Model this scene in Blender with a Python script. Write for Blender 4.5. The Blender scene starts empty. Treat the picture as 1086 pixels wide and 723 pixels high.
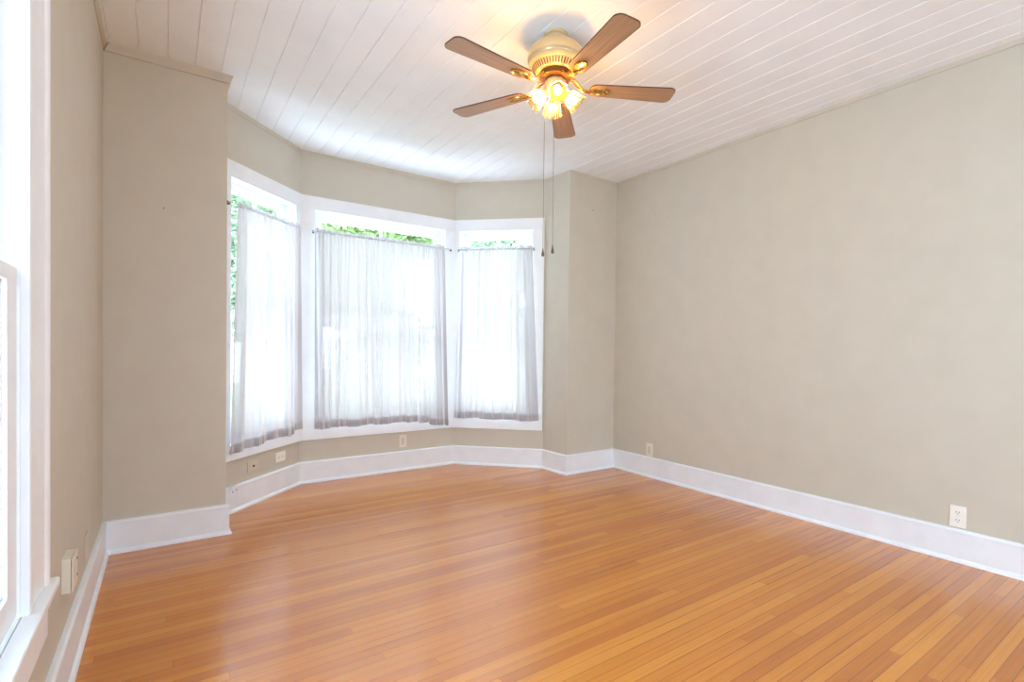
import bpy, bmesh, math, random
from mathutils import Vector, Matrix
PI = math.pi
random.seed(7)
COL = bpy.context.scene.collection
SC = bpy.context.scene

# ------------------------------------------------------------------ camera
CAM_Z = 1.2703
f_px, cx_px, cy_px = 540.75, 555.955, 375.548
Rv = Vector((0.81822452, -0.57477716, 0.01182632))
Uv = Vector((-0.00255217, 0.01693932, 0.99985326))
Fv = Vector((0.57489315, 0.81813463, -0.01239323))
cd = bpy.data.cameras.new('camera'); cam = bpy.data.objects.new('camera', cd); COL.objects.link(cam)
cam.matrix_world = Matrix(((Rv.x, Uv.x, -Fv.x, 0), (Rv.y, Uv.y, -Fv.y, 0), (Rv.z, Uv.z, -Fv.z, CAM_Z), (0, 0, 0, 1)))
cd.sensor_fit = 'HORIZONTAL'; cd.sensor_width = 36.0
cd.lens = f_px / 1086 * 36.0
cd.shift_x = (543 - cx_px) / 1086
cd.shift_y = (cy_px - 361.5) / 1086
cd.clip_start = 0.02
SC.camera = cam

# ------------------------------------------------------------------ world, light, exposure
w = bpy.data.worlds.new('overcast_sky'); SC.world = w; w.use_nodes = True
bg = w.node_tree.nodes['Background']
bg.inputs[0].default_value = (0.73, 0.95, 1.20, 1)
bg.inputs[1].default_value = 7.8
BULB_POWER = 135.0
SC.view_settings.view_transform = 'Standard'
SC.view_settings.look = 'None'
SC.view_settings.gamma = 1
SC.view_settings.use_curve_mapping = False
SC.view_settings.exposure = 0.93
SC.cycles.use_denoising = True
SC.cycles.max_bounces = 14
SC.cycles.diffuse_bounces = 8
SC.cycles.transparent_max_bounces = 24
SC.cycles.transmission_bounces = 8
SC.cycles.sample_clamp_indirect = 4
SC.cycles.use_adaptive_sampling = False
SC.cycles.denoising_prefilter = 'ACCURATE'
SC.cycles.caustics_reflective = False
SC.cycles.caustics_refractive = False

def portal(c, n, sx, sy):
    l = bpy.data.lights.new('daylight_portal', 'AREA'); l.shape = 'RECTANGLE'; l.size = sx; l.size_y = sy
    l.cycles.is_portal = True
    o = bpy.data.objects.new('daylight_portal', l); COL.objects.link(o)
    z = -Vector(n).normalized(); y = Vector((0, 0, 1)); x = y.cross(z)
    o.matrix_world = Matrix(((x.x, y.x, z.x, c[0]), (x.y, y.y, z.y, c[1]), (x.z, y.z, z.z, c[2]), (0, 0, 0, 1)))

# ------------------------------------------------------------------ node materials
def s2l(c):
    return tuple(((v / 255) / 12.92 if v / 255 <= 0.04045 else ((v / 255 + 0.055) / 1.055) ** 2.4) for v in c) + (1,)

class NT:
    def __init__(self, name):
        self.m = bpy.data.materials.new(name); self.m.use_nodes = True
        self.t = self.m.node_tree; self.b = self.t.nodes['Principled BSDF']; self.out = self.t.nodes['Material Output']
    def n(self, typ, **kw):
        nd = self.t.nodes.new(typ)
        for k, v in kw.items(): setattr(nd, k, v)
        return nd
    def l(self, a, b): self.t.links.new(a, b)
    def math(self, op, a, b=None, c=None):
        nd = self.n('ShaderNodeMath', operation=op)
        for i, v in enumerate((a, b, c)):
            if v is None: continue
            if isinstance(v, (int, float)): nd.inputs[i].default_value = v
            else: self.l(v, nd.inputs[i])
        return nd.outputs[0]
    def noise(self, vec, scale, detail=3, rough=.5):
        nd = self.n('ShaderNodeTexNoise'); nd.inputs['Scale'].default_value = scale
        nd.inputs['Detail'].default_value = detail; nd.inputs['Roughness'].default_value = rough
        if vec is not None: self.l(vec, nd.inputs['Vector'])
        return nd.outputs['Fac']
    def ramp(self, fac, stops):
        r = self.n('ShaderNodeValToRGB'); self.l(fac, r.inputs[0]); e = r.color_ramp.elements
        e[0].position, e[0].color = stops[0]; e[1].position, e[1].color = stops[-1]
        for p, c in stops[1:-1]:
            q = e.new(p); q.color = c
        return r.outputs[0]
    def mix(self, fac, a, b, blend='MIX'):
        nd = self.n('ShaderNodeMix', data_type='RGBA', blend_type=blend)
        for i, v in ((0, fac), (6, a), (7, b)):
            if isinstance(v, (int, float, tuple)): nd.inputs[i].default_value = v
            else: self.l(v, nd.inputs[i])
        return nd.outputs[2]
    def bump(self, h, strength, dist=.002):
        nd = self.n('ShaderNodeBump'); nd.inputs['Strength'].default_value = strength
        nd.inputs['Distance'].default_value = dist; self.l(h, nd.inputs['Height']); self.l(nd.outputs[0], self.b.inputs['Normal'])

def paint(name, rgb, rough=.5, var=.02, bump=.15, scale=6, fine=180):
    t = NT(name); co = t.n('ShaderNodeTexCoord').outputs['Object']
    c = s2l(rgb); nz = t.noise(co, scale, 4)
    lo = tuple(x * (1 - var * 2) for x in c[:3]) + (1,); hi = tuple(min(1, x * (1 + var * 2)) for x in c[:3]) + (1,)
    t.l(t.ramp(nz, [(.3, lo), (.7, hi)]), t.b.inputs['Base Color'])
    t.b.inputs['Roughness'].default_value = rough
    if bump: t.bump(t.noise(co, fine, 2), bump, .001)
    return t.m

def plain(name, rgb, rough=.4, metal=0.0, var=.04, **kw):
    t = NT(name); co = t.n('ShaderNodeTexCoord').outputs['Object']
    c = s2l(rgb); nz = t.noise(co, 30, 2)
    t.l(t.ramp(nz, [(.3, tuple(x * (1 - var) for x in c[:3]) + (1,)), (.7, c)]), t.b.inputs['Base Color'])
    t.b.inputs['Roughness'].default_value = rough; t.b.inputs['Metallic'].default_value = metal
    for k, v in kw.items(): t.b.inputs[k].default_value = v
    return t.m

M = {}
M['wall'] = paint('beige_wall_paint', (199, 192, 176), .6, .012, .12)
M['white'] = paint('white_trim_paint', (236, 239, 241), .38, .012, .12, 9, 60)
M['ceil'] = paint('white_ceiling_paint', (243, 247, 251), .5, .015, .15, 3, 90)
M['base'] = paint('white_baseboard_paint', (232, 236, 240), .35, .015, .2, 9, 70)
M['plate'] = plain('almond_plastic', (226, 219, 202), .35)
M['whiteplate'] = plain('white_plastic', (240, 238, 230), .3)
M['wallplate'] = plain('painted_plate', (208, 199, 181), .5)
M['dark'] = plain('dark_slot', (45, 40, 36), .6)
M['hole'] = plain('dark_nail_metal', (90, 80, 66), .5, .6)
M['rod'] = plain('white_enamel_rod', (188, 190, 196), .3, .5)
M['brass'] = plain('polished_brass', (214, 170, 92), .22, 1.0)
M['cream'] = plain('cream_enamel', (214, 186, 138), .28, .25)
M['dbrass'] = plain('dark_vent_brass', (110, 72, 34), .4, .6)
M['pull'] = plain('brown_wood_pull', (92, 76, 58), .45)
M['chain'] = plain('dull_chain_metal', (120, 110, 98), .35, .8)
M['socket'] = plain('lamp_socket', (214, 186, 138), .35, .3)

def floor_mat():
    t = NT('fir_strip_floor'); co = t.n('ShaderNodeTexCoord').outputs['Object']
    sp = t.n('ShaderNodeSeparateXYZ'); t.l(co, sp.inputs[0]); X, Y = sp.outputs[0], sp.outputs[1]
    W = .0515
    yr = t.math('DIVIDE', t.math('ADD', Y, 10.0), W); row = t.math('FLOOR', yr); fy = t.math('FRACT', yr)
    wn = t.n('ShaderNodeTexWhiteNoise', noise_dimensions='1D'); t.l(row, wn.inputs['W'])
    L = 2.3
    xr = t.math('ADD', t.math('DIVIDE', t.math('ADD', X, 10.0), L), t.math('MULTIPLY', wn.outputs['Value'], 7.31))
    bi = t.math('FLOOR', xr); fx = t.math('FRACT', xr)
    cv = t.n('ShaderNodeCombineXYZ'); t.l(row, cv.inputs[0]); t.l(bi, cv.inputs[1])
    w2 = t.n('ShaderNodeTexWhiteNoise', noise_dimensions='3D'); t.l(cv.outputs[0], w2.inputs['Vector'])
    rnd = w2.outputs['Value']
    base = t.ramp(rnd, [(0, s2l((192, 112, 34))), (.3, s2l((204, 125, 38))), (.7, s2l((211, 132, 42))), (1, s2l((221, 146, 52)))])
    # grain drawn out along each board
    gv = t.n('ShaderNodeCombineXYZ'); t.l(t.math('ADD', t.math('MULTIPLY', X, 1.6), t.math('MULTIPLY', rnd, 40.0)), gv.inputs[0])
    t.l(t.math('MULTIPLY', Y, 70.0), gv.inputs[1])
    g = t.noise(gv.outputs[0], 1.0, 5, .6)
    gr = t.ramp(g, [(.3, (.82, .76, .66, 1)), (.62, (1.04, 1.04, 1.03, 1))])
    c = t.mix(.75, base, gr, 'MULTIPLY')
    bl = t.noise(co, 1.3, 3); c = t.mix(.35, c, t.ramp(bl, [(.3, (.86, .82, .78, 1)), (.7, (1, 1, 1, 1))]), 'MULTIPLY')
    # seams between the strips and at butt ends; some seams stand further open
    wide = t.math('MULTIPLY_ADD', t.math('POWER', t.noise(co, .9, 2), 2.0), .08, .030)
    ey = t.math('MINIMUM', fy, t.math('SUBTRACT', 1.0, fy))
    sy = t.math('LESS_THAN', fy, wide)
    fx2 = t.math('LESS_THAN', fx, .0011)
    seam = t.math('MAXIMUM', t.math('MULTIPLY', sy, .75), t.math('MULTIPLY', fx2, .5))
    open_ = t.math('MULTIPLY', t.math('GREATER_THAN', t.math('FRACT', t.math('MULTIPLY', wn.outputs['Value'], 17.7)), .8),
                   t.math('GREATER_THAN', t.noise(co, 1.7, 1), .5))
    seam = t.math('MAXIMUM', seam, t.math('MULTIPLY', t.math('MULTIPLY', open_, t.math('LESS_THAN', fy, .06)), .95))
    c = t.mix(seam, c, s2l((112, 58, 16)))
    t.l(c, t.b.inputs['Base Color'])
    t.l(t.math('MULTIPLY_ADD', t.noise(co, 3.0, 2), .10, .14), t.b.inputs['Roughness'])
    t.b.inputs['Specular IOR Level'].default_value = .7; t.b.inputs['IOR'].default_value = 1.75
    cup = t.math('MULTIPLY', t.math('MULTIPLY', ey, ey), .6)
    h = t.math('SUBTRACT', t.math('ADD', t.math('ADD', t.math('MULTIPLY', g, .10), cup), t.math('MULTIPLY', rnd, .25)), t.math('MULTIPLY', seam, .7))
    t.bump(h, .25, .0018)
    return t.m
M['floor'] = floor_mat()

def blade_mat():
    t = NT('blade_wood'); co = t.n('ShaderNodeTexCoord').outputs['Object']
    mp = t.n('ShaderNodeMapping'); mp.inputs['Scale'].default_value = (1.5, 60, 1); t.l(co, mp.inputs[0])
    g = t.noise(mp.outputs[0], 2.0, 4)
    t.l(t.ramp(g, [(.3, s2l((150, 112, 80))), (.7, s2l((184, 146, 112)))]), t.b.inputs['Base Color'])
    t.b.inputs['Roughness'].default_value = .38
    return t.m
M['blade'] = blade_mat()
M['edge'] = plain('dark_blade_edge', (84, 56, 36), .4)

def cloth_mat(name, transp, rgb, tint):   # open weave: more light passes straight on than along the folds
    t = NT(name); t.t.nodes.remove(t.b)
    co = t.n('ShaderNodeTexCoord').outputs['Object']
    d = t.n('ShaderNodeBsdfDiffuse'); d.inputs[0].default_value = s2l(rgb)
    tr = t.n('ShaderNodeBsdfTranslucent'); tr.inputs[0].default_value = s2l(tint)
    a = t.n('ShaderNodeMixShader'); a.inputs[0].default_value = .5; mf = t.n('ShaderNodeLayerWeight'); mf.inputs[0].default_value = .5; t.l(t.math('MULTIPLY_ADD', mf.outputs['Facing'], -.56, .64), a.inputs[0]); t.l(d.outputs[0], a.inputs[1]); t.l(tr.outputs[0], a.inputs[2])
    tp = t.n('ShaderNodeBsdfTransparent')
    b = t.n('ShaderNodeMixShader')
    lw = t.n('ShaderNodeLayerWeight'); lw.inputs[0].default_value = .5
    op = t.math('MULTIPLY', t.math('POWER', t.math('SUBTRACT', 1.0, lw.outputs['Facing']), 2.0), -transp)
    t.l(t.math('ADD', t.math('MULTIPLY_ADD', t.noise(co, 400, 1), .04, .96), op), b.inputs[0])
    t.l(tp.outputs[0], b.inputs[1]); t.l(a.outputs[0], b.inputs[2]); t.l(b.outputs[0], t.out.inputs[0])
    return t.m
M['sheer'] = cloth_mat('sheer_white_voile', .02, (250, 248, 250), (137, 126, 124))
M['hem'] = cloth_mat('folded_white_voile', .04, (242, 241, 244), (148, 140, 140))

def pane_mat():
    t = NT('window_glass'); t.t.nodes.remove(t.b)
    tp = t.n('ShaderNodeBsdfTransparent'); tp.inputs[0].default_value = (.96, .98, .97, 1)
    g = t.n('ShaderNodeBsdfGlossy'); g.inputs['Roughness'].default_value = .02
    lw = t.n('ShaderNodeLayerWeight'); lw.inputs[0].default_value = .5
    fr = t.math('MULTIPLY_ADD', t.math('POWER', lw.outputs['Facing'], 4.0), .5, .03)
    m = t.n('ShaderNodeMixShader'); t.l(fr, m.inputs[0]); t.l(tp.outputs[0], m.inputs[1]); t.l(g.outputs[0], m.inputs[2])
    t.l(m.outputs[0], t.out.inputs[0]); return t.m
M['glass'] = pane_mat()

def shade_mat():
    t = NT('amber_ribbed_glass'); t.t.nodes.remove(t.b)
    tp = t.n('ShaderNodeBsdfTransparent'); tp.inputs[0].default_value = (.95, .72, .34, 1)
    tl = t.n('ShaderNodeBsdfTranslucent'); tl.inputs[0].default_value = (.72, .50, .20, 1)
    g = t.n('ShaderNodeBsdfGlossy'); g.inputs['Roughness'].default_value = .08
    lw = t.n('ShaderNodeLayerWeight'); lw.inputs[0].default_value = .45
    a = t.n('ShaderNodeMixShader'); t.l(lw.outputs['Facing'], a.inputs[0]); t.l(tp.outputs[0], a.inputs[1]); t.l(tl.outputs[0], a.inputs[2])
    m = t.n('ShaderNodeMixShader'); m.inputs[0].default_value = .12; t.l(a.outputs[0], m.inputs[1]); t.l(g.outputs[0], m.inputs[2])
    t.l(m.outputs[0], t.out.inputs[0]); return t.m
M['shade'] = shade_mat()

def glow_mat():
    t = NT('warm_bulb_glow'); t.b.inputs['Base Color'].default_value = (1, .9, .7, 1)
    t.b.inputs['Emission Color'].default_value = (1, .70, .34, 1)
    t.b.inputs['Emission Strength'].default_value = BULB_POWER
    return t.m
M['bulb'] = glow_mat()

def leaf_mat(name, a, b):
    t = NT(name); co = t.n('ShaderNodeTexCoord').outputs['Object']
    t.l(t.ramp(t.noise(co, 3, 3), [(.35, s2l(a)), (.65, s2l(b))]), t.b.inputs['Base Color'])
    t.b.inputs['Roughness'].default_value = .5
    t.b.inputs['Transmission Weight'].default_value = 0
    tl = t.n('ShaderNodeBsdfTranslucent'); tl.inputs[0].default_value = s2l(b)
    m = t.n('ShaderNodeMixShader'); m.inputs[0].default_value = .45
    t.l(t.b.outputs[0], m.inputs[1]); t.l(tl.outputs[0], m.inputs[2]); t.l(m.outputs[0], t.out.inputs[0])
    return t.m
M['added_deck'] = paint('added_deck_grey', (168, 170, 172), .6, .03)
M['leaf'] = leaf_mat('pale_green_leaves', (124, 144, 92), (170, 186, 132))
M['leaf2'] = leaf_mat('deep_green_leaves', (104, 130, 96), (158, 178, 140))
M['bark'] = plain('tree_bark', (110, 98, 84), .9)
M['grass'] = paint('lawn_grass', (138, 146, 116), .9, .12, .4, 2, 60)

# ------------------------------------------------------------------ mesh helpers
class MB:
    def __init__(self): self.bm = bmesh.new()
    def hexa(self, p):          # 8 points: bottom 4 ccw, top 4
        v = [self.bm.verts.new(q) for q in p]
        for f in ((3, 2, 1, 0), (4, 5, 6, 7), (0, 1, 5, 4), (1, 2, 6, 5), (2, 3, 7, 6), (3, 0, 4, 7)):
            self.bm.faces.new([v[i] for i in f])
        return self
    def box(self, a, b):
        (x0, y0, z0), (x1, y1, z1) = a, b
        return self.hexa([(x0, y0, z0), (x1, y0, z0), (x1, y1, z0), (x0, y1, z0), (x0, y0, z1), (x1, y0, z1), (x1, y1, z1), (x0, y1, z1)])
    def fbox(self, fr, s0, s1, d0, d1, z0, z1):
        P = fr.p
        return self.hexa([P(s0, d0, z0), P(s1, d0, z0), P(s1, d1, z0), P(s0, d1, z0), P(s0, d0, z1), P(s1, d0, z1), P(s1, d1, z1), P(s0, d1, z1)])
    def tube(self, pts, rad, n=10, cap=True):
        pts = [Vector(p) for p in pts]; rs = rad if isinstance(rad, (list, tuple)) else [rad] * len(pts)
        rings = []; prev = None
        for i, p in enumerate(pts):
            t = (pts[min(i + 1, len(pts) - 1)] - pts[max(i - 1, 0)]).normalized()
            if prev is None:
                a = Vector((0, 0, 1)) if abs(t.z) < .9 else Vector((1, 0, 0)); x = t.cross(a).normalized()
            else: x = (prev - t * prev.dot(t)).normalized()
            prev = x; y = t.cross(x)
            rings.append([self.bm.verts.new(p + (x * math.cos(2 * PI * k / n) + y * math.sin(2 * PI * k / n)) * rs[i]) for k in range(n)])
        for a, b in zip(rings, rings[1:]):
            for k in range(n): self.bm.faces.new((a[k], a[(k + 1) % n], b[(k + 1) % n], b[k]))
        if cap:
            self.bm.faces.new(rings[0][::-1]); self.bm.faces.new(rings[-1])
        return self
    def lathe(self, prof, c=(0, 0, 0), axis=(0, 0, 1), n=40, wob=None):
        ax = Vector(axis).normalized(); a = Vector((0, 0, 1)) if abs(ax.z) < .9 else Vector((1, 0, 0))
        x = ax.cross(a).normalized(); y = ax.cross(x); c = Vector(c); rings = []
        for r, h in prof:
            if r < 1e-5: rings.append([self.bm.verts.new(c + ax * h)]); continue
            rings.append([self.bm.verts.new(c + ax * h + (x * math.cos(2 * PI * k / n) + y * math.sin(2 * PI * k / n)) * (r + (wob(r, h, k) if wob else 0))) for k in range(n)])
        for p, q in zip(rings, rings[1:]):
            for k in range(n):
                k2 = (k + 1) % n
                if len(p) == 1 and len(q) == 1: continue
                if len(p) == 1: self.bm.faces.new((p[0], q[k2], q[k]))
                elif len(q) == 1: self.bm.faces.new((p[k], p[k2], q[0]))
                else: self.bm.faces.new((p[k], p[k2], q[k2], q[k]))
        return self
    def ball(self, c, r, sub=2):
        bmesh.ops.create_icosphere(self.bm, subdivisions=sub, radius=r, matrix=Matrix.Translation(Vector(c))); return self
    def prism(self, poly, z0, z1):
        a = [self.bm.verts.new((x, y, z0)) for x, y in poly]; b = [self.bm.verts.new((x, y, z1)) for x, y in poly]; n = len(poly)
        self.bm.faces.new(a[::-1]); self.bm.faces.new(b)
        for i in range(n): self.bm.faces.new((a[i], a[(i + 1) % n], b[(i + 1) % n], b[i]))
        return self
    def build(self, name, mat, parent=None, smooth=False, bevel=0, recalc=True, mats=None):
        if recalc: bmesh.ops.recalc_face_normals(self.bm, faces=self.bm.faces)
        me = bpy.data.meshes.new(name); self.bm.to_mesh(me); self.bm.free()
        for m in (mats or [mat]): me.materials.append(m)
        if smooth:
            for p in me.polygons: p.use_smooth = True
            try: me.set_sharp_from_angle(angle=math.radians(40))
            except Exception: pass
        o = bpy.data.objects.new(name, me); COL.objects.link(o)
        if parent: o.parent = parent; o.matrix_parent_inverse = parent.matrix_world.inverted()
        if bevel:
            b = o.modifiers.new('bevel', 'BEVEL'); b.width = bevel; b.segments = 2; b.limit_method = 'ANGLE'
        return o

def tag(o, label=None, cat=None, group=None, kind=None):
    if label: o['label'] = label
    if cat: o['category'] = cat
    if group: o['group'] = group
    if kind: o['kind'] = kind
    return o
def empty(name, loc, label=None, cat=None, group=None, kind=None):
    o = bpy.data.objects.new(name, None); COL.objects.link(o); o.location = loc; o.empty_display_size = .1
    o.matrix_world = Matrix.Translation(Vector(loc))
    return tag(o, label, cat, group, kind)

class Frame:                 # local frame of a wall run A -> B, the room on its right-hand side
    def __init__(self, A, B):
        self.A = Vector((*A, 0)); self.B = Vector((*B, 0)); self.L = (self.B - self.A).length
        self.t = (self.B - self.A).normalized(); self.n = Vector((self.t.y, -self.t.x, 0))
    def p(self, s, d, z): return self.A + self.t * s + self.n * d + Vector((0, 0, z))

# ------------------------------------------------------------------ the room outline
H = 3.05
XL, XR, YB, YR = -.31, 3.96, 3.94, -2.8
V = [(XL, YR), (XL, YB), (.331, YB), (.317, 4.335), (.998, 5.0), (2.574, 5.0), (3.281, 4.302), (3.304, YB), (XR, YB), (XR, YR)]
NAMES = ['left', 'far_left', 'bay_return_left', 'bay_left', 'bay_center', 'bay_right', 'bay_return_right', 'far_right', 'right', 'rear']
FR = [Frame(V[i], V[(i + 1) % len(V)]) for i in range(len(V))]
N = len(V)
Z0, Z1 = .505, 2.52          # bay window openings
OPEN = {0: [(-2.4 - YR, -1.3 - YR, .55, 2.52), (.84 - YR, 1.84 - YR, .55, 2.52)], 3: [(.09, .862, Z0, Z1)], 4: [(.127, 1.445, Z0, Z1)], 5: [(.062, .866, Z0, Z1)],  # first left-wall opening is added out of view for daylight
        9: [(1.35, 2.55, 0.0, 2.3)]}
TH = .16

# floor and ceiling
fl = MB(); fl.prism([(XL - TH, YR - TH), (XR + TH, YR - TH), (XR + TH, 4.1), (3.44, 4.1), (3.44, 4.37), (2.64, 5.16), (.93, 5.16), (.15, 4.4), (.15, 4.1), (XL - TH, 4.1)], -.12, 0)
tag(fl.build('floor', M['floor']), kind='structure')
ce = MB(); x = -.138 - .143 * 2; PW = .143; gv = .0035; gd = .007
while x < XR + TH:
    x2 = x + PW; y0, y1 = YR - TH, 5.2
    pr = [(x, H + gd), (x + gv, H), (x2 - gv, H), (x2, H + gd), (x2, H + .04), (x, H + .04)]
    a = [ce.bm.verts.new((px, y0, pz)) for px, pz in pr]; b = [ce.bm.verts.new((px, y1, pz)) for px, pz in pr]
    for i in range(6): ce.bm.faces.new((a[i], a[(i + 1) % 6], b[(i + 1) % 6], b[i]))
    ce.bm.faces.new(a[::-1]); ce.bm.faces.new(b)
    x = x2
tag(ce.build('ceiling', M['ceil']), kind='structure')

# walls with their openings cut; the ends are mitred on the outer side
def miter(k):
    n1, n2 = FR[(k - 1) % N].n, FR[k % N].n
    return (n1 + n2) / (1 + n1.dot(n2))
for i, fr in enumerate(FR):
    mb = MB(); j = .012 if i != 9 else 0
    P0 = Vector((*V[i], 0)); P1 = Vector((*V[(i + 1) % N], 0))
    start = (P0, P0 - miter(i) * TH); end = (P1, P1 - miter(i + 1) * TH)
    at = lambda s: (fr.p(s, 0, 0), fr.p(s, -TH, 0))
    def piece(a, b, z0, z1):
        up = lambda q, z: Vector((q.x, q.y, z))
        mb.hexa([up(a[1], z0), up(b[1], z0), up(b[0], z0), up(a[0], z0), up(a[1], z1), up(b[1], z1), up(b[0], z1), up(a[0], z1)])
    cur = start
    for (s0, s1, z0, z1) in OPEN.get(i, []):
        piece(cur, at(s0 - j), 0, H)
        if z0 > 0: piece(at(s0 - j), at(s1 + j), 0, z0 - j)
        piece(at(s0 - j), at(s1 + j), z1 + j, H)
        cur = at(s1 + j)
    piece(cur, end, 0, H)
    tag(mb.build('wall_' + NAMES[i], M['wall']), kind='structure')

def sweep(i, prof, s0=None, s1=None, mb=None):
    fr = FR[i]; mb = mb or MB(); rings = []
    for k, s in ((i, s0), (i + 1, s1)):
        base = Vector((*V[k % N], 0)); m = miter(k)
        if s is not None: base = fr.A + fr.t * s; m = fr.n
        rings.append([mb.bm.verts.new(base + m * d + Vector((0, 0, z))) for d, z in prof])
    a, b = rings; n = len(prof)
    for j in range(n): mb.bm.faces.new((a[j], a[(j + 1) % n], b[(j + 1) % n], b[j]))
    mb.bm.faces.new(a[::-1]); mb.bm.faces.new(b)
    return mb

BB = [(0, 0), (.034, 0), (.033, .010), (.027, .019), (.021, .023), (.0195, .024), (.0195, .178), (.0225, .181), (.0225, .187), (.018, .194), (.011, .198), (0, .198)]
CR = [(0, H - .046), (.010, H - .046), (.012, H - .034), (.020, H - .022), (.027, H - .012), (.030, H), (0, H)]
for i in range(N):
    if i == 9:
        mb = sweep(9, BB, None, 1.25); sweep(9, BB, 2.65, None, mb)
    else: mb = sweep(i, BB)
    tag(mb.build('baseboard_' + NAMES[i], M['base'], smooth=True), kind='structure')
    cr = CR if i in (1, 2) else [(d * .6, H - (H - z) * .55) for d, z in CR]
    tag(sweep(i, cr).build('trim_%d' % (i + 1), M['wall'], smooth=True), kind='structure')

# ------------------------------------------------------------------ windows
def sash(name, fr, s0, s1, z0, z1, d0, d1, st, top, bot, parent, muntin, glass_d, split=True):
    mb = MB()
    for a, b in ((s0, s0 + st), (s1 - st, s1)):
        mb.fbox(fr, a, b, d0, d1, z0, z1)
    mb.fbox(fr, s0 + st, s1 - st, d0, d1, z0, z0 + bot); mb.fbox(fr, s0 + st, s1 - st, d0, d1, z1 - top, z1)
    # sticking: a thin stepped lip round the pane
    e = .009
    for a, b, c, d in ((s0 + st, s0 + st + e, z0 + bot, z1 - top), (s1 - st - e, s1 - st, z0 + bot, z1 - top)):
        mb.fbox(fr, a, b, d0 + .006, d1 - .010, c, d)
    mb.fbox(fr, s0 + st, s1 - st, d0 + .006, d1 - .010, z0 + bot, z0 + bot + e); mb.fbox(fr, s0 + st, s1 - st, d0 + .006, d1 - .010, z1 - top - e, z1 - top)
    o = mb.build(name, M['white'], parent, bevel=.002)
    if muntin:
        m = (s0 + s1) / 2; MB().fbox(fr, m - .013, m + .013, d0 + .002, d1 - .003, z0 + bot, z1 - top).build('muntin', M['white'], o, bevel=.002)
        cells = [(s0 + st, m - .013), (m + .013, s1 - st)]
    else: cells = [(s0 + st, s1 - st)]
    for a, b in cells:
        MB().fbox(fr, a, b, glass_d - .0015, glass_d + .0015, z0 + bot, z1 - top).build('glass_pane', M['glass'], o)
    return o

def make_window(n, i, s0, s1, z0, z1, cl, cr, head, apron_z, bay=True):
    fr = FR[i]
    root = empty('window_%d' % n, fr.p((s0 + s1) / 2, 0, z0), kind='structure')
    jt = .012
    jb = MB(); jb.fbox(fr, s0 - jt, s0, -TH - .01, .0, z0 - jt, z1 + jt); jb.fbox(fr, s1, s1 + jt, -TH - .01, .0, z0 - jt, z1 + jt)
    jb.fbox(fr, s0, s1, -TH - .01, .0, z1, z1 + jt); jb.fbox(fr, s0, s1, -TH - .03, .0, z0 - jt, z0)
    # inner stops and the parting strips between the two sash tracks
    for a, b in ((s0, s0 + .010), (s1 - .010, s1)) if bay else ():
        jb.fbox(fr, a, b, -.031, -.004, z0, z1); jb.fbox(fr, a, b, -.074, -.066, z0, z1); jb.fbox(fr, a, b, -TH, -.112, z0, z1)
    if bay: jb.fbox(fr, s0, s1, -.031, -.004, z1 - .010, z1)
    jb.fbox(fr, s0, s1, -TH, -.112, z1 - .010, z1)
    jb.build('jamb_frame', M['white'], root, bevel=.0015)
    T = .022
    if bay:
        def seg(sa, sb, za, zb, ma, mb_):
            m = MB(); P = []
            for d in (0, T):
                A = Vector((*V[i], 0)) + miter(i) * d if ma else fr.p(sa, d, 0)
                B = Vector((*V[i + 1], 0)) + miter(i + 1) * d if mb_ else fr.p(sb, d, 0)
                P.append((A, B))
            z = lambda q, h: Vector((q.x, q.y, h))
            (A0, B0), (A1, B1) = P
            return m.hexa([z(A0, za), z(B0, za), z(B1, za), z(A1, za), z(A0, zb), z(B0, zb), z(B1, zb), z(A1, zb)])
        seg(0, s0, z0, z1, cl, False).build('side_casing', M['white'], root, bevel=.002)
        seg(s1, fr.L if cr else fr.L - .012, z0, z1, False, cr).build('side_casing', M['white'], root, bevel=.002)
        seg(.0, fr.L if cr else fr.L - .012, z1, head, cl, cr).build('head_casing', M['white'], root, bevel=.002)
        seg(.0, fr.L if cr else fr.L - .012, apron_z, z0, cl, cr).build('sill_casing', M['white'], root, bevel=.002)
    zm = 1.475 if bay else 1.44
    q = 0 if bay else .028; sw = .074 if bay else .10
    sash('upper_sash', fr, s0 + .002, s1 - .002, zm - .02, z1 - .002, -.106 + q, -.076 + q, sw, .066, .04, root, True, -.09 + q)
    sash('lower_sash', fr, s0 + .002, s1 - (.002 if bay else .005), z0 + .006, zm + .022, -.064 + q, -.034 + q, sw, .04, .085, root, False, -.05 + q)
    portal(fr.p((s0 + s1) / 2, -TH - .05, (z0 + z1) / 2), fr.n, s1 - s0, z1 - z0)
    return root

make_window(2, 3, .09, .862, Z0, Z1, False, True, 2.645, .395)
make_window(3, 4, .127, 1.445, Z0, Z1, True, True, 2.645, .395)
make_window(4, 5, .062, .866, Z0, Z1, True, False, 2.645, .395)

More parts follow.
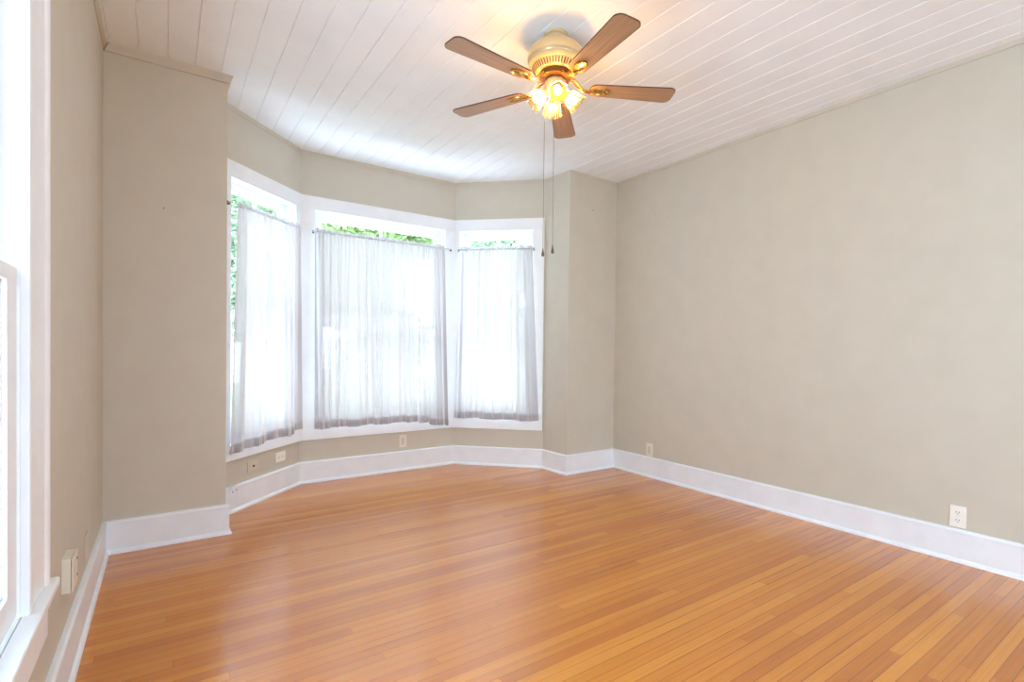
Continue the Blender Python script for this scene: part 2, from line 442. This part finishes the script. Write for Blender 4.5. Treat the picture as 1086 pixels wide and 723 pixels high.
# the near window in the left wall, with moulded casing, stool and apron
def near_window(num, q):
    s0, s1, z0, z1 = OPEN[0][q]; fr = FR[0]
    root = make_window(num, 0, s0, s1, z0, z1, False, False, 0, 0, bay=False)
    CW = .25
    # casing profile across its width: bead, shallow cove, flat, back band
    prof = [(0, 0), (0, .017), (.006, .020), (.014, .020), (.020, .015), (.060, .013), (.105, .014), (.150, .017), (.185, .020), (.190, .026), (.200, .029), (.212, .029), (.218, .024), (.232, .024), (.236, .018), (.25, .016), (.25, 0)]
    for sgn, e in ((1, s1), (-1, s0)):
        mb = MB(); rings = []
        for z in (z0, z1 + .16):
            rings.append([mb.bm.verts.new(fr.p(e + sgn * u, d, z)) for u, d in prof])
        n = len(prof); a, b = rings
        for j in range(n): mb.bm.faces.new((a[j], a[(j + 1) % n], b[(j + 1) % n], b[j]))
        mb.bm.faces.new(a); mb.bm.faces.new(b[::-1])
        mb.build('side_casing', M['white'], root, smooth=True)
    MB().fbox(fr, s0, s1, 0, .02, z1, z1 + .16).build('head_casing', M['white'], root, bevel=.003)
    MB().fbox(fr, s0 - CW - .015, s1 + CW + .015, 0, .044, z0 - .028, z0 - .0005).fbox(fr, s0, s1, -.032, 0, z0 - .028, z0 - .0005).build('window_stool', M['white'], root, bevel=.006)
    MB().fbox(fr, s0 - CW + .005, s1 + CW, 0, .018, z0 - .17, z0 - .028).build('apron', M['white'], root, bevel=.003)
near_window(1, 1); near_window(5, 0)  # the second call adds an unseen window to brighten the room

# unseen cased opening behind the camera, added to let daylight in
op = empty('added_opening_1', FR[9].p(2.15, 0, 0), kind='structure')
for a, b in ((1.25, 1.35), (2.55, 2.65)): MB().fbox(FR[9], a, b, 0, .022, 0, 2.3).build('side_casing', M['white'], op, bevel=.003)
MB().fbox(FR[9], 1.25, 2.65, 0, .022, 2.3, 2.42).build('head_casing', M['white'], op, bevel=.003)
portal(FR[9].p(1.95, -TH - .05, 1.15), FR[9].n, 1.2, 2.3)

# ------------------------------------------------------------------ curtain rods and sheer curtains
def rod(i, s0, s1, z, label, d=.052):
    fr = FR[i]; r = empty('curtain_rod', fr.p((s0 + s1) / 2, .024, z), label, 'curtain rod', 'rods across the bay windows')
    pts = [fr.p(s0, .028, z), fr.p(s0, d - .008, z), fr.p(s0 + .010, d, z), fr.p(s1 - .010, d, z), fr.p(s1, d - .008, z), fr.p(s1, .028, z)]
    MB().tube(pts, .0055, 8).build('rod', M['rod'], r, smooth=True)
    for s in (s0, s1):
        MB().fbox(fr, s - .007, s + .007, .0215, .028, z - .016, z + .012).tube([fr.p(s, .026, z - .008), fr.p(s, .040, z - .013), fr.p(s, .046, z - .004)], .0035, 6).build('bracket', M['hole'], r)
    return r

def curtain(i, t0, t1, b0, b1, z, zb0, zb1, seed, nf, label, amp=.022, d=.054, sag=()):
    fr = FR[i]; rnd = random.Random(seed)
    root = empty('curtain', fr.p((t0 + t1) / 2, d, z), label, 'curtain', 'sheer curtains in the bay windows')
    NU = int(nf * 14); ph = [rnd.uniform(0, 2 * PI) for _ in range(8)]
    kn = sorted([0, 1] + [rnd.random() for _ in range(int(nf))])
    def fold(u, v):
        # v = 0 at the rod, 1 at the hem: tight gathers that open into broad folds
        wv = u + .022 * math.sin(2 * PI * (u * 2.3) + ph[0]) * (.3 + v) + .012 * math.sin(2 * PI * u * 5.1 + ph[1]) * v
        a = math.sin(2 * PI * nf * wv + ph[2]); b = math.sin(2 * PI * nf * .47 * wv + ph[3] + v * .8); c = math.sin(2 * PI * nf * 2.3 * wv + ph[4])
        d_ = math.sin(2 * PI * nf * .23 * u + ph[5] - v)
        top = max(0, 1 - v * 5)
        k = (.45 + .55 * min(1, v * 2.2))
        val = (a * .55 * (1 + .5 * d_) + b * .5 * min(1, v * 1.6) + c * (.16 + .25 * top)) * k
        return val
    def P(u, v, z_, off=0):
        e = v ** 1.15
        s = (t0 + (b0 - t0) * e) * (1 - u) + (t1 + (b1 - t1) * e) * u
        s += .006 * math.sin(2 * PI * nf * u + ph[6]) * v
        f = fold(u, v)
        dd = d + amp * f + .010 * v
        return fr.p(s, max(.0275, dd) + off, z_)
    def grid(v0, v1, nv, zf, off=0):
        mb = MB(); rows = []
        for j in range(nv + 1):
            v = v0 + (v1 - v0) * j / nv
            rows.append([mb.bm.verts.new(P(k / NU, v, zf(k / NU, v), off)) for k in range(NU + 1)])
        for a, b in zip(rows, rows[1:]):
            for k in range(NU): mb.bm.faces.new((a[k], a[k + 1], b[k + 1], b[k]))
        return mb
    def zbot(u):
        q = zb0 + (zb1 - zb0) * u + .006 * math.sin(2 * PI * u * nf * .3 + ph[7])
        for (uc, wd, am) in sag: q += am * math.exp(-((u - uc) / wd) ** 2)
        return q
    zt = z - .012
    zf = lambda u, v: zt + (zbot(u) - zt) * v
    pn = grid(0, 1, 46, zf).build('fabric_panel', M['sheer'], root, smooth=True, recalc=False)
    zh = lambda u, v: zf(u, v)
    grid(.962, 1, 3, zh, .0022).build('hem', M['hem'], pn, smooth=True, recalc=False)
    # rod pocket and the little ruffle standing over the rod
    mb = MB(); rows = []; nu = NU * 2
    for j, (dz, rr) in enumerate(((-.013, .2), (-.009, .9), (0, 1.25), (.009, .9), (.013, .25), (.020, .45), (.030, .8))):
        row = []
        for k in range(nu + 1):
            u = k / nu; g = math.sin(2 * PI * nf * 2.6 * u + ph[0] + .8 * math.sin(2 * PI * nf * u)); h = math.sin(2 * PI * nf * 1.15 * u + ph[3])
            if j < 5: off = .0085 * rr * (1 + .25 * g)
            else: off = .010 * rr * g
            zz = z + dz + (.006 * h * (j >= 5) * rr)
            row.append(mb.bm.verts.new(fr.p(t0 + (t1 - t0) * u, d + off, zz)))
        rows.append(row)
    for a, b in zip(rows, rows[1:]):
        for k in range(nu): mb.bm.faces.new((a[k], a[k + 1], b[k + 1], b[k]))
    mb.build('rod_pocket_ruffle', M['hem'], root, smooth=True, recalc=False)
    return root

ZR = 2.318
rod(3, .05, .885, ZR, 'thin white curtain rod across the left angled bay window')
rod(4, .108, 1.512, ZR, 'long thin curtain rod across the wide centre bay window')
rod(5, .052, .872, ZR, 'short thin curtain rod across the right angled bay window')
curtain(3, .115, .868, .055, .905, ZR, .455, .515, 3, 9, 'sheer white curtain on the left angled bay window, beside the tan corner', sag=((.80, .05, -.03),))
curtain(4, .118, 1.1235, .122, 1.146, ZR, .50, .50, 5, 12, 'wide sheer white curtain covering most of the centre bay window')
curtain(4, 1.1215, 1.425, 1.142, 1.485, ZR, .475, .425, 8, 4, 'narrow sheer white curtain with low hem at the right end of the centre bay window', sag=((.3, .1, .03),))
curtain(5, .066, .862, .022, .945, ZR, .51, .50, 11, 9, 'sheer white curtain on the right angled bay window, nearest the fan pull chains')

# ------------------------------------------------------------------ ceiling fan
def fan():
    cx, cy = 1.815, 2.305
    F = empty('ceiling_fan', (cx, cy, H), 'brass and wood five-blade ceiling fan with four lit glass shades, mounted on the white ceiling', 'ceiling fan')
    C = (cx, cy, 0)
    MB().lathe([(0, H - .001), (.072, H - .001), (.072, H - .012), (.064, H - .018), (.064, H - .060), (0, H - .060)], C).build('ceiling_mount', M['cream'], F, smooth=True)
    mo = MB().lathe([(0, 2.996), (.070, 2.996), (.108, 2.988), (.140, 2.972), (.157, 2.948), (.161, 2.922), (.160, 2.906), (.152, 2.899), (.150, 2.892), (.155, 2.886), (.154, 2.878), (.144, 2.870), (.136, 2.866), (0, 2.866)], C).build('motor_housing', M['cream'], F, smooth=True)
    MB().lathe([(.060, 2.872), (.138, 2.867), (.112, 2.836), (.104, 2.834), (.060, 2.838)], C).build('vent_ring', M['cream'], mo, smooth=True)
    fn = MB()
    for k in range(48):
        a = 2 * PI * k / 48; u = Vector((math.cos(a), math.sin(a), 0)); v = Vector((-u.y, u.x, 0)); c = Vector(C)
        q = []
        for rr, zz in ((.1345, 2.8625), (.1145, 2.8385)):
            for sg in (-1, 1): q.append((rr, zz, sg))
        P = lambda rr, zz, sg, off: c + u * (rr + off) + v * sg * .0028 + Vector((0, 0, zz))
        fn.hexa([P(.1145, 2.8385, -1, -.002), P(.1145, 2.8385, 1, -.002), P(.1345, 2.8625, 1, -.002), P(.1345, 2.8625, -1, -.002),
                 P(.1145, 2.8385, -1, .0012), P(.1145, 2.8385, 1, .0012), P(.1345, 2.8625, 1, .0012), P(.1345, 2.8625, -1, .0012)])
    tag(fn.build('vent_slots', M['dbrass'], mo))
    MB().lathe([(0, 2.84), (.088, 2.84), (.092, 2.830), (.090, 2.806), (.078, 2.800), (0, 2.800)], C).build('flywheel', M['dbrass'], F, smooth=True)
    MB().lathe([(0, 2.80), (.050, 2.80), (.060, 2.790), (.063, 2.775), (.063, 2.735), (.056, 2.722), (.040, 2.712), (.022, 2.706), (.012, 2.690), (0, 2.688)], C).build('switch_housing', M['cream'], F, smooth=True)
    # blades
    zb = 2.757; A0 = math.radians(-172.8); pitch = math.radians(-4.5)
    iron_me = blade_me = plate_me = edge_me = None
    for k in range(5):
        a = A0 + k * 2 * PI / 5 + math.radians((-3.5, 1.5, 0, 2.5, 0)[k])
        T = Matrix.Translation((cx, cy, zb)) @ Matrix.Rotation(a, 4, 'Z')
        Tp = T @ Matrix.Rotation(pitch, 4, 'X')
        if k == 0:
            # blade outline along +x
            out = []
            r0, r1, w0, w1 = .200, .695, .054, .072
            def arc(cx_, cy_, r, a0, a1, n=7):
                return [(cx_ + r * math.cos(a0 + (a1 - a0) * j / n), cy_ + r * math.sin(a0 + (a1 - a0) * j / n)) for j in range(n + 1)]
            out += arc(r1 - .040, w1 - .040, .040, PI / 2, 0); out += arc(r1 - .040, -w1 + .040, .040, 0, -PI / 2)
            out += arc(r0 + .038, -w0 + .038, .038, -PI / 2, -PI); out += arc(r0 + .038, w0 - .038, .038, PI, PI / 2)
            mb = MB(); mb.prism(out, -.0032, .0032); b = mb.build('blade', M['blade']); blade_me = b.data
            n = len(out); cxm = (r0 + r1) / 2
            bo = [((x - cxm) * 1.004 + cxm, y * 1.02) for x, y in out]; bi = [((x - cxm) * .996 + cxm, y * .98) for x, y in out]
            mb = MB(); rg = []
            for pl, z in ((bi, -.0035), (bo, -.0028), (bo, .0028), (bi, .0035)): rg.append([mb.bm.verts.new((x, y, z)) for x, y in pl])
            for p, q in zip(rg, rg[1:]):
                for j in range(n): mb.bm.faces.new((p[j], p[(j + 1) % n], q[(j + 1) % n], q[j]))
            e = mb.build('blade_edge', M['edge']); edge_me = e.data
            # iron: two-pronged arm sweeping out from the flywheel to a leaf-shaped plate below the blade
            mb = MB()
            for sg in (-1, 1):
                mb.tube([(.070, sg * .010, .052), (.105, sg * .017, .046), (.132, sg * .015, .018), (.160, sg * .009, -.006), (.190, sg * .006, -.012), (.215, sg * .010, -.010)], [.0055, .0055, .006, .006, .0055, .005], 8)
            mb.tube([(.165, 0, -.008), (.205, 0, -.012)], .006, 8)
            ir = mb.build('blade_iron', M['brass'], smooth=True); iron_me = ir.data
            # leaf plate with a raised border
            mb = MB(); m = 20; lo = []; hi = []
            def leaf(s, z):
                r = []
                for j in range(m):
                    t = 2 * PI * j / m; x = .255 + .062 * s * math.cos(t); wd = .030 * s * (1 + .25 * math.cos(t)); r.append(mb.bm.verts.new((x, wd * math.sin(t), z)))
                return r
            rg = [leaf(1, -.0034), leaf(1, -.0085), leaf(.93, -.0110), leaf(.80, -.0110), leaf(.72, -.0070)]
            for p, q in zip(rg, rg[1:]):
                for j in range(m): mb.bm.faces.new((p[j], p[(j + 1) % m], q[(j + 1) % m], q[j]))
            mb.bm.faces.new(rg[-1]); mb.bm.faces.new(rg[0][::-1])
            for (sx, sy) in ((.285, .012), (.285, -.012), (.235, 0)): mb.ball((sx, sy, -.0075), .004, 1)
            lp = mb.build('iron_plate', M['brass'], smooth=True); plate_me = lp.data
        else:
            b = bpy.data.objects.new('blade', blade_me); e = bpy.data.objects.new('blade_edge', edge_me)
            ir = bpy.data.objects.new('blade_iron', iron_me); lp = bpy.data.objects.new('iron_plate', plate_me)
            for o in (b, e, ir, lp): COL.objects.link(o)
        inv = Matrix.Translation((-cx, -cy, -H))
        b.parent = F; b.matrix_local = inv @ Tp
        e.parent = b; e.matrix_local = Matrix.Identity(4)
        ir.parent = F; ir.matrix_local = inv @ T
        lp.parent = ir; lp.matrix_local = Matrix.Rotation(pitch, 4, 'X')
    # light kit: four arms, sockets, ribbed bell shades, bulbs
    for k in range(4):
        a = math.radians(-121 + 90 * k); u = Vector((math.cos(a), math.sin(a), 0)); tl = math.radians(42)
        ax = (u * math.cos(tl) + Vector((0, 0, -math.sin(tl)))).normalized()
        p0 = Vector((cx, cy, 2.738)) + u * .050
        arm = MB().tube([p0 - u * .010, p0 + u * .008, p0 + ax * .018], [.010, .009, .012], 10).build('lamp_arm', M['brass'], F, smooth=True)
        s0 = p0 + ax * .012
        MB().lathe([(0, 0), (.019, 0), (.024, .004), (.024, .020), (.019, .028), (0, .028)], s0, ax, 20).build('lamp_socket', M['socket'], arm, smooth=True)
        wob = lambda r, h, kk: (.0022 * math.cos(kk * PI / 2) * min(1, h / .03)) + (.0035 * math.cos(2 * PI * kk / 96 * 8) * max(0, (h - .072) / .03))
        MB().lathe([(.020, .010), (.025, .013), (.033, .023), (.041, .039), (.045, .055), (.047, .070), (.049, .082), (.053, .092), (.058, .100)], s0, ax, 96, wob).build('glass_shade', M['shade'], F, smooth=True)
        MB().lathe([(0, .024), (.011, .026), (.013, .034), (.018, .048), (.0215, .060), (.020, .071), (.012, .079), (0, .082)], s0, ax, 20).build('light_bulb', M['bulb'], F, smooth=True)
    # pull chains
    def chain(x, y, ztop, zbot):
        n = int((ztop - zbot) / .006); mb = MB()
        mb.tube([(x, y, ztop), (x, y, zbot)], .0012, 6)
        for j in range(0, n, 2): mb.ball((x, y, ztop - .006 * j), .0020, 1)
        ch = mb.build('pull_chain', M['chain'], F)
        MB().lathe([(0, 0), (.0028, -.001), (.0034, -.010), (.0055, -.020), (.0085, -.034), (.0085, -.040), (.006, -.046), (0, -.047)], (x, y, zbot), (0, 0, 1), 14).build('chain_pull', M['pull'], ch, smooth=True)
    r = Vector((Rv.x, Rv.y, 0)).normalized()
    c1 = Vector((cx, cy, 0)) - r * .060; c2 = Vector((cx, cy, 0)) - r * .008 - Vector((Fv.x, Fv.y, 0)) * .052
    chain(c1.x, c1.y, 2.735, 1.842); chain(c2.x, c2.y, 2.722, 1.850)
fan()

# ------------------------------------------------------------------ outlets, plates and small fixtures
def wall_plate(i, s, z, wd, ht, mat, kind, label, t=.006, horizontal=False, group=None, d0=0.0):
    fr = FR[i]; o = empty({'duplex': 'wall_outlet', 'coax': 'cable_outlet', 'switch': 'wall_plate', 'blank': 'wall_plate'}[kind], fr.p(s, d0, z), label,
                          {'duplex': 'outlet', 'coax': 'outlet', 'switch': 'wall plate', 'blank': 'wall plate'}[kind], group)
    MB().fbox(fr, s - wd / 2, s + wd / 2, d0, d0 + t, z - ht / 2, z + ht / 2).build('cover_plate', mat, o, bevel=.0025)
    if kind == 'duplex':
        for q in (-1, 1):
            cs, cz = (s + q * .024, z) if horizontal else (s, z + q * .024)
            a, b = (.0155, .019)
            rc = MB().fbox(fr, cs - .0165, cs + .0165, d0 + t, d0 + t + .0016, cz - .0155, cz + .0155).build('receptacle', mat, o, bevel=.004)
            mb = MB()
            if horizontal:
                for k in (-1, 1): mb.fbox(fr, cs - .008, cs + .001, d0 + t + .0014, d0 + t + .0022, cz + k * .007 - .0016, cz + k * .007 + .0016)
                mb.fbox(fr, cs + .006, cs + .010, d0 + t + .0014, d0 + t + .0022, cz - .0022, cz + .0022)
            else:
                for k in (-1, 1): mb.fbox(fr, cs + k * .007 - .0016, cs + k * .007 + .0016, d0 + t + .0014, d0 + t + .0022, cz - .001, cz + .008)
                mb.fbox(fr, cs - .0022, cs + .0022, d0 + t + .0014, d0 + t + .0022, cz - .010, cz - .006)
            mb.build('slots', M['dark'], rc)
        MB().lathe([(0, .0018), (.003, .0015), (.003, 0)], fr.p(s, d0 + t, z), fr.n, 12).build('screw', M['plate'], o)
    elif kind == 'coax':
        MB().lathe([(0, .010), (.003, .010), (.003, .006), (.008, .006), (.009, .0), ], fr.p(s + .002, d0 + t, z), fr.n, 12).build('connector', M['hole'], o)
        for k in (-1, 1): MB().lathe([(0, .0015), (.003, .0012), (.003, 0)], fr.p(s + k * wd * .36, d0 + t, z), fr.n, 10).build('screw', mat, o)
    elif kind == 'switch':
        MB().fbox(fr, s - .0165, s + .0165, d0 + t - .001, d0 + t + .0025, z - ht * .29, z + ht * .29).build('rocker', M['wallplate'], o, bevel=.0012)
        for k in (-1, 1): MB().lathe([(0, .0015), (.003, .0012), (.003, 0)], fr.p(s, d0 + t, z + k * ht * .40), fr.n, 10).build('screw', mat, o)
    else:
        for k in (-1, 1): MB().lathe([(0, .0015), (.003, .0012), (.003, 0)], fr.p(s, d0 + t, z + k * ht * .33), fr.n, 10).build('screw', mat, o)
    return o

wall_plate(8, YB - 1.008, .273, .080, .130, M['whiteplate'], 'duplex', 'white duplex power outlet low on the long right wall')
wall_plate(8, YB - 3.434, .266, .078, .128, M['plate'], 'switch', 'small almond plate low on the right wall near the far corner')
wall_plate(3, .356, .300, .128, .085, M['wallplate'], 'coax', 'sideways tan cover plate with a round connector, under the left bay window')
wall_plate(3, .692, .303, .130, .085, M['whiteplate'], 'duplex', 'sideways white power outlet under the left bay window', horizontal=True)
wall_plate(4, .998, .298, .080, .126, M['plate'], 'switch', 'upright almond plate under the centre bay window')
wall_plate(0, 3.168 - YR, .300, .080, .130, M['wallplate'], 'blank', 'thin almond plate low on the left wall near the column corner')

# surface box beside the near window
fr = FR[0]; bx = empty('surface_box', fr.p(2.53 - YR, 0, .35), 'raised almond electrical box on the left wall beside the near window', 'electrical box')
MB().fbox(fr, 2.47 - YR, 2.59 - YR, 0, .027, .352, .480).build('box_body', M['plate'], bx, bevel=.002)
MB().fbox(fr, 2.472 - YR, 2.588 - YR, .0285, .0335, .354, .478).build('box_cover', M['plate'], bx, bevel=.0015)
for z in (.385, .448): MB().lathe([(0, .0022), (.0045, .0018), (.0045, 0)], fr.p(2.565 - YR, .0335, z), fr.n, 10).build('screw', M['dark'], bx)
# phone jack on the bay baseboard
fr = FR[3]; jk = empty('phone_jack', fr.p(.11, .023, .17), 'small white phone jack on the bay baseboard beside the column corner', 'phone jack')
MB().fbox(fr, .075, .140, .0225, .048, .140, .205).build('jack_body', M['base'], jk, bevel=.003)
MB().fbox(fr, .118, .128, .0478, .0488, .168, .178).build('jack_port', M['dark'], jk)
MB().fbox(fr, .082, .088, .0478, .0488, .160, .174).build('jack_port', M['dark'], jk)
# painted-over round cover high on the right wall
fr = FR[8]; rc = MB().lathe([(0, .003), (.040, .003), (.050, .0045), (.056, .0035), (.058, 0)], fr.p(YB - 3.266, 0, 2.517), fr.n, 40).build('round_wall_cover', M['wall'], smooth=True)
tag(rc, 'painted-over round cover high on the right wall near the far corner', 'wall cover')
# nails
def nail(fr, s, z, label):
    o = MB().lathe([(0, .009), (.0042, .009), (.0042, .0075), (.0016, .007), (.0016, -.004), (0, -.004)], fr.p(s, 0, z), fr.n, 10).build('nail', M['hole'])
    tag(o, label, 'nail')
nail(FR[1], -.014 - XL, 2.12, 'small nail in the tan wall left of the bay')
nail(FR[7], 3.607 - 3.304, 2.702, 'small nail high in the narrow wall right of the bay')
nail(FR[3], .02, 2.30, 'small dark hook nail at the left end of the left bay curtain rod')

# ------------------------------------------------------------------ outside the windows
dk = MB(); dk.box((XL - .5, YR - 4.5, -.2), (XR + .5, YR - TH - .01, -.14)); tag(dk.build('added_light_block_deck', M['added_deck']), kind='structure')  # added unseen slab, holds back light rising through the rear opening
rf = MB(); rf.box((-1.5, YR - .6, 2.66), (XL - TH - .002, 3.4, 2.74)); tag(rf.build('added_sky_block_eave', M['white']), kind='structure')  # added unseen overhang, cuts sky light on the near window reveal
g = MB(); g.box((-12, 8.0, -.75), (20, 30, -.7)); tag(g.build('lawn', M['grass']), kind='structure')

def make_tree(name, x, y, h, cr, nleaf, mat, seed, label, lz=.35):
    rn = random.Random(seed); root = empty(name, (x, y, -.7), label, 'tree', 'trees outside the bay windows')
    tb = MB(); top = h * .75
    tb.tube([(x, y, -.7), (x + .05, y, h * .3), (x - .05, y + .05, top)], [.13, .10, .05], 8)
    blobs = []
    for k in range(14):
        a = rn.uniform(0, 2 * PI); rr = cr * rn.uniform(.1, .75); zz = -.7 + (h + .7) * (lz + (1 - lz) * rn.random())
        p = Vector((x + rr * math.cos(a), y + rr * math.sin(a), zz)); blobs.append((p, cr * rn.uniform(.35, .6)))
        tb.tube([(x, y, max(-.2, zz - .9)), p], [.03, .012], 5)
    tb.build('trunk', M['bark'], root)
    lb = MB(); big = h / 5.6
    for k in range(nleaf):
        p, r = rn.choice(blobs); d = Vector((rn.gauss(0, 1), rn.gauss(0, 1), rn.gauss(0, 1))).normalized() * r * rn.random() ** .4
        c = p + d; s = rn.uniform(.05, .10) * big
        u = Vector((rn.gauss(0, 1), rn.gauss(0, 1), rn.gauss(0, .6))).normalized(); v = u.orthogonal().normalized(); v = Matrix.Rotation(rn.uniform(0, 6.28), 3, u) @ v
        q = [c - u * s, c + v * s * .45, c + u * s, c - v * s * .45]
        lb.bm.faces.new([lb.bm.verts.new(z) for z in q])
    lb.build('foliage', mat, root, recalc=False)

make_tree('tree', -1.5, 8.9, 4.6, 1.9, 17000, M['leaf2'], 1, 'leafy green tree outside the left bay window', .02)
make_tree('tree', 1.4, 12.6, 6.2, 1.7, 14000, M['leaf2'], 2, 'green tree outside, seen over the left bay window rod near its right end', .1)
make_tree('tree', 6.1, 17.6, 8.8, 3.1, 42000, M['leaf'], 3, 'pale green tree outside, seen over the centre curtain rod', .1)
make_tree('tree', 8.0, 12.4, 6.2, 1.8, 14000, M['leaf2'], 4, 'green tree outside, seen over the right bay window rod', .1)
make_tree('tree', 6.6, 8.0, 5.2, 1.7, 14000, M['leaf'], 6, 'added leafy tree outside, shading the right bay window curtain', .05)  # extra tree added to block sky light behind the right curtain
